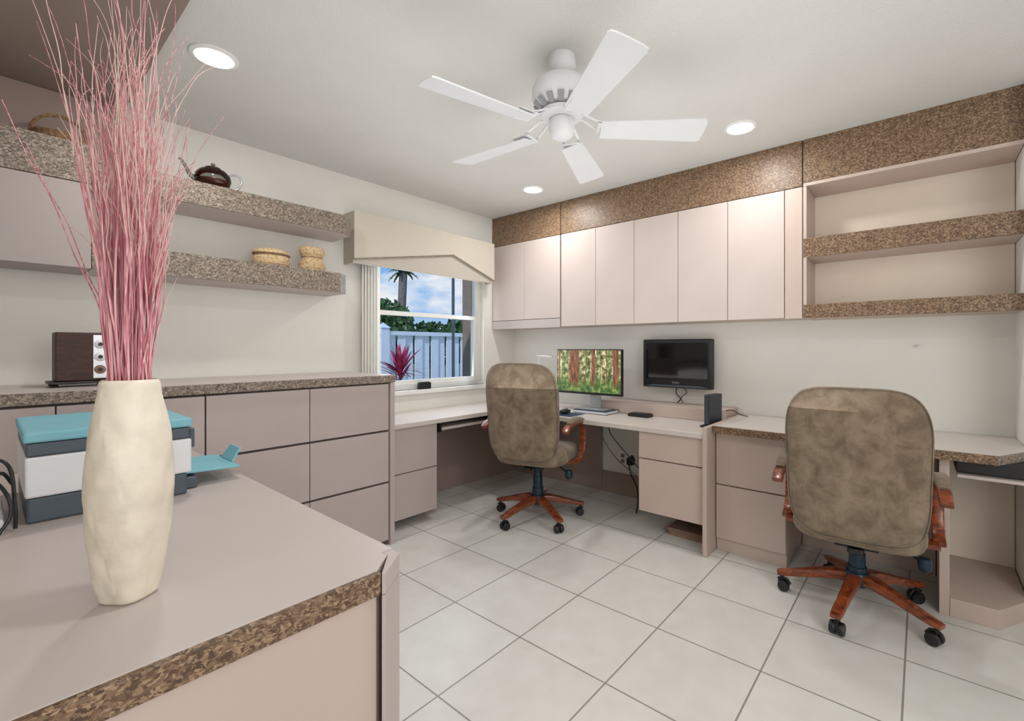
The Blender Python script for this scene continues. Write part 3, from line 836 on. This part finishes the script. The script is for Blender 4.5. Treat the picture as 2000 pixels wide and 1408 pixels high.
# ------------------------------------------------------------------ vase & grass
vx, vy = .168, 1.126
VS = .745
prof = [(.044, 0), (.050, .004), (.058, .03), (.068, .075), (.077, .13), (.083, .19), (.082, .24), (.077, .29), (.068, .335), (.060, .37), (.0565, .392), (.052, .397), (.048, .39), (.05, .34), (.06, .25), (.05, .05), (.01, .03)]
pr2 = []
for i in range(len(prof) - 1):
    for k in range(6):
        t = k / 6; pr2.append((VS * (prof[i][0] * (1 - t) + prof[i + 1][0] * t), prof[i][1] * (1 - t) + prof[i + 1][1] * t))
pr2.append((prof[-1][0] * VS, prof[-1][1]))
def vf(t, z):
    sq = 1 - .08 * max(0, 1 - z / .25) * math.cos(4 * (t - .6))
    u = (3 * t + z * 13) / (2 * math.pi); u = u - math.floor(u)      # three twisted leaves
    lf = 1 + .05 * (1 - abs(2 * u - 1) * 1.6 if abs(2 * u - 1) < .6 else .04) + .012 * math.sin(8 * t - z * 70 * (1 if u < .5 else -1)) * (1 if .02 < z < .38 else 0)
    return sq * lf * .985
T = Thing("flower_vase", "tall cream ceramic vase with carved leaf ridges", "vase", (vx, vy, PZ + .001))
vm = MB().lathe([(r, z + PZ + .001) for r, z in pr2], (vx, vy), 180, fn=lambda t, z: vf(t, z - PZ))
T.add(vm.build("vase_body", CERAM, smooth=True, angle=70))

gm = MB()
rnd = random.Random(3)
zb = PZ + .10
for i in range(104):
    a = rnd.uniform(0, 2 * math.pi); r0 = .020 * math.sqrt(rnd.random())
    rm = .032 * math.sqrt(rnd.uniform(.02, 1)); a2 = a + rnd.uniform(-.5, .5)
    spread = math.sqrt(rnd.uniform(.02, 1)) * (.056 if i < 80 else .078)
    a3 = a2 + rnd.uniform(-.6, .6)
    ztop = rnd.uniform(1.34, 1.66)
    base = Vector((vx + r0 * math.cos(a), vy + r0 * math.sin(a), zb))
    mid = Vector((vx + rm * math.cos(a2) * .9, vy + rm * math.sin(a2) * .9, 1.15))
    tp = Vector((vx + spread * math.cos(a3), vy + spread * math.sin(a3), ztop))
    pts = []
    for k in range(5): pts.append(base.lerp(mid, k / 5))
    ph = rnd.uniform(0, 6)
    for k in range(10):
        t = k / 9; p = mid.lerp(tp, t); p.x += .003 * math.sin(t * 6 + ph); p.y += .003 * math.cos(t * 7 + ph); pts.append(p)
    rr = rnd.uniform(.0013, .0022)
    gm.tube(pts, [rr] * 10 + [rr * (1 - .14 * k) for k in range(1, 6)], 5, 0)
    for q in range(2 if i % 3 else 3):
        st = pts[rnd.choice([9, 11, 12, 14])]
        d = (tp - mid).normalized(); d.x += rnd.uniform(-.15, .15); d.y += rnd.uniform(-.15, .15); d.normalize()
        L = rnd.uniform(.10, .36); w = []; p = st.copy(); ph = rnd.uniform(0, 6); am = rnd.uniform(.1, .6)
        side = Vector((rnd.uniform(-1, 1), rnd.uniform(-1, 1), 0))
        crl = rnd.uniform(0, 1.0)
        for k in range(17):
            w.append(p.copy())
            d2 = (d + side * am * math.sin(k * .9 + ph) * .5 + Vector((side.x, side.y, -.3)) * (k / 15) ** 2 * crl).normalized()
            p = p + d2 * L / 16
        gm.tube(w, [.0009 - .000035 * k for k in range(17)], 4, 1 if q else 0)
for (dx, dy, zt) in ((-.235, .02, 1.66), (-.19, .05, 1.58), (.11, .03, 1.62), (-.10, -.02, 1.80)):
    rx, ry = .63, -.777
    P0 = Vector((vx, vy, 1.12)); P1 = P0 + Vector((rx * dx * .25, ry * dx * .25, .20)); P2 = P0 + Vector((rx * dx, ry * dx, zt - 1.12))
    w = []
    for k in range(24):
        t = k / 23; p = P0 * (1 - t) ** 2 + P1 * 2 * t * (1 - t) + P2 * t * t
        p.z += .006 * math.sin(t * 20); w.append(p)
    gm.tube(w, [.0016 - .00004 * k for k in range(24)], 5, 0)
top(gm.build("dried_grass", [STEM, STEMT], smooth=True, recalc=False), "bundle of dusty pink dried grass stems in vase", "dried grass", kind="stuff")

# ------------------------------------------------------------------ printer
T = Thing("printer", "white and slate printer with teal lid and paper tray", "printer", (.23, 2.0, PZ + .001))
px0, px1, py0, py1 = .064, .41, 1.78, 2.22
z = PZ + .0005
T.add(bx("lower_body", px0 + .003, px1 - .01, py0 + .005, py1 - .005, z, z + .065, SLATE, .006))
T.add(bx("upper_body", px0, px1, py0, py1, z + .066, z + .172, WPLAST, .006))
T.add(bx("scanner_bed", px0 + .002, px1 - .004, py0 + .002, py1 - .002, z + .173, z + .208, SLATE, .005))
T.add(bx("lid", px0 - .003, px1 + .002, py0 - .003, py1, z + .209, z + .236, TEAL, .006))
T.add(bx("control_panel", px1 - .001, px1 + .012, py0 + .02, py1 - .05, z + .140, z + .200, SLATE, .003))
T.add(MB().add([(px1 - .009, 1.86, z + .045), (px1 - .009, 2.12, z + .045), (px1 + .155, 2.12, z + .038), (px1 + .155, 1.86, z + .038),
                (px1 - .009, 1.86, z + .052), (px1 - .009, 2.12, z + .052), (px1 + .155, 2.12, z + .045), (px1 + .155, 1.86, z + .045)],
               [(0, 3, 2, 1), (4, 5, 6, 7), (0, 1, 5, 4), (1, 2, 6, 5), (2, 3, 7, 6), (3, 0, 4, 7)]).build("output_tray", TEAL, bevel=.002))
T.add(MB().add([(px1 + .150, 1.93, z + .047), (px1 + .150, 2.05, z + .047), (px1 + .178, 2.04, z + .090), (px1 + .178, 1.94, z + .090),
                (px1 + .156, 1.93, z + .046), (px1 + .156, 2.05, z + .046), (px1 + .184, 2.04, z + .089), (px1 + .184, 1.94, z + .089)],
               [(0, 3, 2, 1), (4, 5, 6, 7), (0, 1, 5, 4), (1, 2, 6, 5), (2, 3, 7, 6), (3, 0, 4, 7)]).build("paper_stop", TEAL, bevel=.001))
T.add(bx("paper_cassette", px1 - .008, px1 + .03, 1.84, 2.15, z + .002, z + .036, SLATE, .003))
T = Thing("power_strip", "white power strip on the counter beside printer", "power strip", (-.03, 1.80, PZ + .001))
T.add(bx("strip_body", -.055, .030, 1.74, 2.0, z, z + .035, WPLAST, .006))
T.add(MB().box(-.03, .005, 1.77, 1.80, z + .0355, z + .06).build("plug", BLACKP, bevel=.003))
T.add(MB().box(-.03, .005, 1.83, 1.86, z + .0355, z + .06).build("plug", BLACKP, bevel=.003))
cable("power_cable", [(-.01, 1.785, z + .065), (.0, 1.76, z + .10), (.025, 1.80, z + .14), (.045, 1.85, z + .10)], .004, BLACKP, "black cable looping from the power strip")
cable("power_cable", [(-.01, 1.845, z + .065), (.012, 1.80, z + .12), (.035, 1.76, z + .09), (.040, 1.735, z + .045), (.02, 1.72, z + .006)], .004, BLACKP, "black cable curling beside the printer")
cable("power_cable", [(-.01, 1.90, z + .04), (.012, 1.84, z + .16), (.04, 1.80, z + .15), (.048, 1.76, z + .06), (.048, 1.75, z + .006)], .004, BLACKP, "thick black cable behind the power strip")

# ------------------------------------------------------------------ antique box with dials
T = Thing("dial_box", "dark walnut cabinet box with silver dials on feet", "antique radio", (.26, 2.87, CT + .001))
z = CT + .0005
T.add(bx("case", .185, .345, 2.80, 2.95, z + .024, z + .232, DKWOOD, .004))
T.add(bx("stand", .165, .355, 2.79, 2.96, z + .012, z + .023, BLACKP, .003))
for xx in (.185, .335):
    for yy in (2.81, 2.94):
        T.add(MB().lathe([(.010, z), (.012, z + .004), (.008, z + .0115)], (xx, yy), 16).build("foot", BLACKP, smooth=True))
T.add(bx("dial_plate", .298, .340, 2.797, 2.7995, z + .035, z + .222, SILVER, 0))
for i, zz in enumerate((.065, .12, .175)):
    d = MB().lathe([(.019, -.004), (.019, .0), (.015, .004), (.006, .005)], seg=24)
    d.xf(lambda p: Vector((p.x + .319, 2.7925 - p.z, p.y + z + zz + .007)))
    T.add(d.build("dial", WPLAST if i else BROWN, smooth=True))
    d = MB().lathe([(.008, .0), (.007, .008)], seg=20).xf(lambda p: Vector((p.x + .319, 2.787 - p.z, p.y + z + zz + .007)))
    T.add(d.build("knob", BLACKP, smooth=True))

# ------------------------------------------------------------------ teapot
tx, ty, tz = .775, 2.965, 2.0655
T = Thing("glass_teapot", "glass teapot half filled with brown tea", "teapot", (tx, ty, tz + .0))
body = [(.035, 0), (.055, .004), (.075, .025), (.082, .05), (.078, .075), (.060, .098), (.036, .108)]
T.add(MB().lathe([(r, zz + tz) for r, zz in body], (tx, ty), 40).build("glass_body", GLASS, smooth=True, angle=80))
T.add(MB().lathe([(.033, tz + .003), (.053, tz + .007), (.072, tz + .026), (.077, tz + .044), (.01, tz + .0445)], (tx, ty), 40).build("tea", TEA, smooth=True))
T.add(MB().lathe([(.036, tz + .109), (.034, tz + .115), (.015, tz + .121), (.006, tz + .124), (.011, tz + .133), (.006, tz + .140), (.001, tz + .141)], (tx, ty), 28).build("lid", GLASS, smooth=True))
T.add(MB().lathe([(.038, tz + .1055), (.040, tz + .108), (.038, tz + .1105)], (tx, ty), 28, closed=True).build("rim", DKWOOD, smooth=True))
T.add(MB().tube([(tx - .072, ty, tz + .035), (tx - .10, ty, tz + .05), (tx - .115, ty, tz + .08), (tx - .135, ty, tz + .118), (tx - .148, ty, tz + .122)], [.014, .011, .008, .006, .0055], 12).build("spout", GLASS, smooth=True))
hp = [(tx + .06, ty, tz + .085), (tx + .10, ty, tz + .105), (tx + .128, ty, tz + .098), (tx + .135, ty, tz + .07), (tx + .12, ty, tz + .035), (tx + .095, ty, tz + .015), (tx + .10, ty, tz + .008)]
T.add(MB().tube(hp, .0055, 12).build("handle", SILVER, smooth=True))

# ------------------------------------------------------------------ baskets
def coil(c, prof, sx=1.0, amp=.0028):
    out = []
    n = len(prof)
    for i in range(n - 1):
        (r0, z0), (r1_, z1) = prof[i], prof[i + 1]
        L = math.hypot(r1_ - r0, z1 - z0); k = max(1, int(L / .008))
        for j in range(k):
            for q in range(6):
                t = (j + q / 6) / k
                bump = amp * math.sin(math.pi * q / 6)
                nx, nz = (z1 - z0) / L, -(r1_ - r0) / L
                out.append((max(.001, r0 + (r1_ - r0) * t + nx * bump), z0 + (z1 - z0) * t + nz * bump))
    out.append(prof[-1])
    m = MB().lathe(out, (0, 0), 112, fn=lambda t, z: 1 + .014 * math.sin(28 * t))
    return m.xf(lambda p: Vector((c[0] + p.x * sx, c[1] + p.y, c[2] + p.z)))
sz = 1.6895
b1 = (1.068, 2.985, sz)
T = Thing("lidded_basket", "oval coiled straw basket with lid", "basket", b1, "straw baskets on the lower shelf")
T.add(coil(b1, [(.04, 0), (.066, .002), (.078, .02), (.078, .05), (.070, .066)], 1.2).build("basket_body", WICK, smooth=True))
T.add(coil((b1[0], b1[1], sz + .0665), [(.076, 0), (.079, .010), (.074, .024), (.05, .034), (.02, .037)], 1.2).build("basket_lid", WICK, smooth=True))
T.add(coil((b1[0], b1[1], sz + .066), [(.0795, 0), (.0805, .006), (.0795, .008)], 1.2).build("rim", WICKD, smooth=True))
b2 = (1.300, 2.985, sz)
T = Thing("waisted_basket", "small waisted coiled straw basket with lid", "basket", b2, "straw baskets on the lower shelf")
T.add(coil(b2, [(.045, 0), (.062, .003), (.068, .025), (.066, .05), (.052, .076), (.050, .088)], 1.1).build("basket_body", WICK, smooth=True))
T.add(coil((b2[0], b2[1], sz + .089), [(.050, 0), (.062, .022), (.066, .044), (.056, .060), (.03, .064)], 1.1).build("basket_lid", WICK, smooth=True))
T.add(coil((b2[0], b2[1], sz + .085), [(.052, 0), (.054, .004), (.051, .006)], 1.1).build("rim", WICKD, smooth=True))
b3 = (.215, 3.03, 2.1145)
T = Thing("handled_basket", "woven basket with arched rope handle on cabinet", "basket", b3)
T.add(coil(b3, [(.05, 0), (.085, .002), (.095, .03), (.09, .055)], 1.0).build("basket_body", WICKD, smooth=True))
hh = []
hh2 = []
for k in range(33):
    t = math.pi * k / 32
    q = Vector((b3[0] - .088 * math.cos(t), b3[1], b3[2] + .05 + .095 * math.sin(t)))
    tw = k * 1.1
    hh.append(q + Vector((math.cos(t) * .005 * math.cos(tw), .005 * math.sin(tw), .005 * math.cos(tw) * math.sin(t))))
    hh2.append(q - Vector((math.cos(t) * .005 * math.cos(tw), .005 * math.sin(tw), .005 * math.cos(tw) * math.sin(t))))
T.add(MB().tube(hh, .005, 8).tube(hh2, .005, 8).build("handle", WICKD, smooth=True))

# ------------------------------------------------------------------ outside
struct(MB().box(-6, 40, Y0 + .4, 60, -.40, -.30).build("ground", GRASS), "lawn outside the window", "ground")
T = Thing("vinyl_fence", "white vinyl board privacy fence outside window", "fence", (5, 6, -.3))
for i in range(5):
    xa = 1.4 + i * 2.2
    m = MB()
    nb = 14
    for k in range(nb):
        x = xa + .08 + k * (2.2 - .12) / nb
        m.box(x, x + .128, 5.98 + (.0 if k % 2 else .03), 6.0 + (.0 if k % 2 else .03), -.28, 1.40)
    m.box(xa + .07, xa + 2.14, 5.95, 6.05, 1.40, 1.46); m.box(xa + .07, xa + 2.14, 5.95, 6.05, -.30, -.24)
    T.add(m.build("fence_panel", VINYL))
    m = MB().box(xa - .065, xa + .065, 5.935, 6.065, -.3, 1.50)
    m.add([(xa - .08, 5.92, 1.501), (xa + .08, 5.92, 1.501), (xa + .08, 6.08, 1.501), (xa - .08, 6.08, 1.501), (xa, 6.0, 1.58)], [(3, 2, 1, 0), (0, 1, 4), (1, 2, 4), (2, 3, 4), (3, 0, 4)])
    T.add(m.build("fence_post", VINYL))
def foliage(c, r, n, name, label):
    m = MB(); rn = random.Random(int(c[0] * 10))
    for i in range(n):
        d = Vector((rn.gauss(0, 1), rn.gauss(0, 1), rn.gauss(0, 1))).normalized() * rn.uniform(.5, 1.0)
        p = Vector((c[0] + d.x * r[0], c[1] + d.y * r[1], c[2] + d.z * r[2]))
        s = rn.uniform(.06, .13)
        u = Vector((rn.uniform(-1, 1), rn.uniform(-1, 1), rn.uniform(-1, 1))).normalized(); w = u.cross(Vector((rn.uniform(-1, 1), 1, .3))).normalized()
        m.add([p - u * s, p + w * s * .5, p + u * s, p - w * s * .5], [(0, 1, 2, 3)])
    m.tube([(c[0], c[1], -.3), (c[0] + .1, c[1], c[2])], [.12, .06], 8, 1)
    top(m.build(name, [LEAF, BARK], recalc=False), label, "tree", "garden trees")
for c, r in (((6.0, 10, 1.60), (.85, .8, .80)), ((7.75, 10.5, 1.3), (.78, .8, .65)), ((9.45, 11.2, 1.45), (.8, .8, .75)), ((11.2, 11.5, 1.5), (.85, .8, .8))):
    foliage(c, r, 1300, "garden_tree", "leafy green tree beyond the fence")
T = Thing("palm_tree", "tall palm tree beyond the white fence", "tree", (9.2, 14.5, -.3))
T.add(MB().tube([(9.35, 14.5, -.3), (9.4, 14.5, 2), (9.5, 14.5, 3.95)], [.17, .15, .14], 12).build("trunk", BARK, smooth=True))
fr = MB()
for k in range(24):
    a = k * 2.4; dr = .3 + .5 * (k % 5) / 4
    dx, dy = math.cos(a), math.sin(a); P = []
    for j in range(7):
        t = j / 6; P.append(Vector((9.5 + dx * .55 * t, 14.5 + dy * .55 * t, 3.95 + .6 * t * (1 - dr) - .5 * dr * t * t)))
    for j in range(6):
        w = Vector((-dy, dx, 0)) * (.10 * (1 - j / 8))
        fr.add([P[j] - w, P[j + 1] - w * .7 + Vector((0, 0, -.05)), P[j + 1] + w * .7 + Vector((0, 0, -.05)), P[j] + w], [(0, 1, 2, 3)])
T.add(fr.build("fronds", LEAF, recalc=False))
T = Thing("cordyline_plant", "crimson-leaved cordyline plant outside window", "plant", (2.62, 4.05, -.3))
T.add(MB().tube([(2.62, 4.05, -.3), (2.60, 4.05, .3), (2.62, 4.05, .96)], [.02, .018, .014], 8).build("stem", BARK, smooth=True))
lf = MB(); rn = random.Random(5)
for k in range(34):
    a = k * 2.4; el = rn.uniform(.05, 1.35); L = rn.uniform(.28, .42)
    dx, dy = math.cos(a), math.sin(a); base = Vector((2.62, 4.05, .88 + .10 * rn.random())); P = []
    for j in range(7):
        t = j / 6; P.append(base + Vector((dx * math.cos(el) * L * t, dy * math.cos(el) * L * t, math.sin(el) * L * t + .06 * t - .10 * t * t)))
    sd = Vector((-dy, dx, 0)); ws = [.006, .014, .019, .020, .015, .009, .001]
    for j in range(6):
        lf.add([P[j] - sd * ws[j], P[j + 1] - sd * ws[j + 1], P[j + 1] + sd * ws[j + 1], P[j] + sd * ws[j]], [(0, 1, 2, 3)])
T.add(lf.build("leaves", REDLEAF, recalc=False))
T = Thing("light_pole", "slim dark garden lamp pole", "pole", (4.055, 5.0, -.3))
T.add(MB().lathe([(.020, -.3), (.020, 2.6)], (4.055, 5.0), 16).build("pole", SLATE, smooth=True)); T.add(MB().lathe([(.05, -.3), (.05, -.25)], (4.055, 5.0), 16).build("base_plate", BLACKP))
T = Thing("patio_column", "tan stucco patio column outside window", "column", (3.52, 4.0, -.3))
T.add(MB().box(3.46, 3.62, 3.95, 4.1, -.28, 3.0).build("shaft", TAN)); T.add(MB().box(3.43, 3.65, 3.92, 4.13, -.3, -.281).build("base", TAN))

# ------------------------------------------------------------------ lights
def area(name, loc, target, sx, sy, en, col=(1, 1, 1)):
    L = bpy.data.lights.new(name, 'AREA'); L.shape = 'RECTANGLE'; L.size = sx; L.size_y = sy; L.energy = en; L.color = col
    o = bpy.data.objects.new(name, L); o.location = loc
    d = Vector(target) - Vector(loc); o.rotation_euler = d.to_track_quat('-Z', 'Y').to_euler(); COL.objects.link(o)
    return o
area("rear_fill", (.6, -1.5, 1.6), (1.9, 2.2, 1.0), 2.4, 1.8, 52, (1, .998, .99))  # added soft fill lamp behind the camera, no opening there
area("ceiling_fill", (1.75, 1.2, .95), (1.75, 1.2, 3), 1.8, 2.0, 16, (1, .995, .985))  # added upward-facing fill lamp that brightens the ceiling
area("window_daylight", (2.37, Y0 + .03, 1.5), (2.37, 0, 1.2), 1.0, 1.1, 8, (.9, .95, 1))
sun = bpy.data.lights.new("sun", 'SUN'); sun.energy = 2.0; sun.angle = .02
so = bpy.data.objects.new("sun", sun); so.rotation_euler = Vector((.75, .35, -.65)).to_track_quat('-Z', 'Y').to_euler(); COL.objects.link(so)

W = bpy.data.worlds.new("sky"); S.world = W; W.use_nodes = True
nt = W.node_tree; bg = nt.nodes["Background"]
tc = nt.nodes.new("ShaderNodeTexCoord")
n = nt.nodes.new("ShaderNodeTexNoise"); n.inputs["Scale"].default_value = 5.5; n.inputs["Detail"].default_value = 8
mp = nt.nodes.new("ShaderNodeMapping"); mp.inputs["Scale"].default_value = (1, 1, 2.2); mp.inputs["Location"].default_value = (.3, .2, .1)
nt.links.new(tc.outputs["Generated"], mp.inputs[0]); nt.links.new(mp.outputs[0], n.inputs["Vector"])
sx = nt.nodes.new("ShaderNodeSeparateXYZ"); nt.links.new(tc.outputs["Generated"], sx.inputs[0])
sky = ramp(nt, sx.outputs["Z"], [(0.0, (186, 212, 240)), (0.12, (140, 188, 240)), (0.5, (70, 130, 215))])
cl = nt.nodes.new("ShaderNodeValToRGB"); cl.color_ramp.elements[0].position = .5; cl.color_ramp.elements[1].position = .62
nt.links.new(n.outputs["Fac"], cl.inputs[0])
mx = nt.nodes.new("ShaderNodeMix"); mx.data_type = 'RGBA'
nt.links.new(cl.outputs[0], mx.inputs[0]); nt.links.new(sky, mx.inputs[6]); mx.inputs[7].default_value = lin((244, 244, 248))
nt.links.new(mx.outputs[2], bg.inputs["Color"]); bg.inputs["Strength"].default_value = 1.0

# ------------------------------------------------------------------ camera
cam = bpy.data.cameras.new("camera"); cam.sensor_width = 36; cam.sensor_fit = 'HORIZONTAL'
cam.lens = 895.3 / 2000 * 36
cam.shift_x = -.037; cam.shift_y = -.012; cam.clip_start = .02
co = bpy.data.objects.new("camera", cam); co.location = (0, 0, h)
co.rotation_euler = (math.pi / 2, 0, math.radians(39.04 - 90)); COL.objects.link(co)
S.camera = co
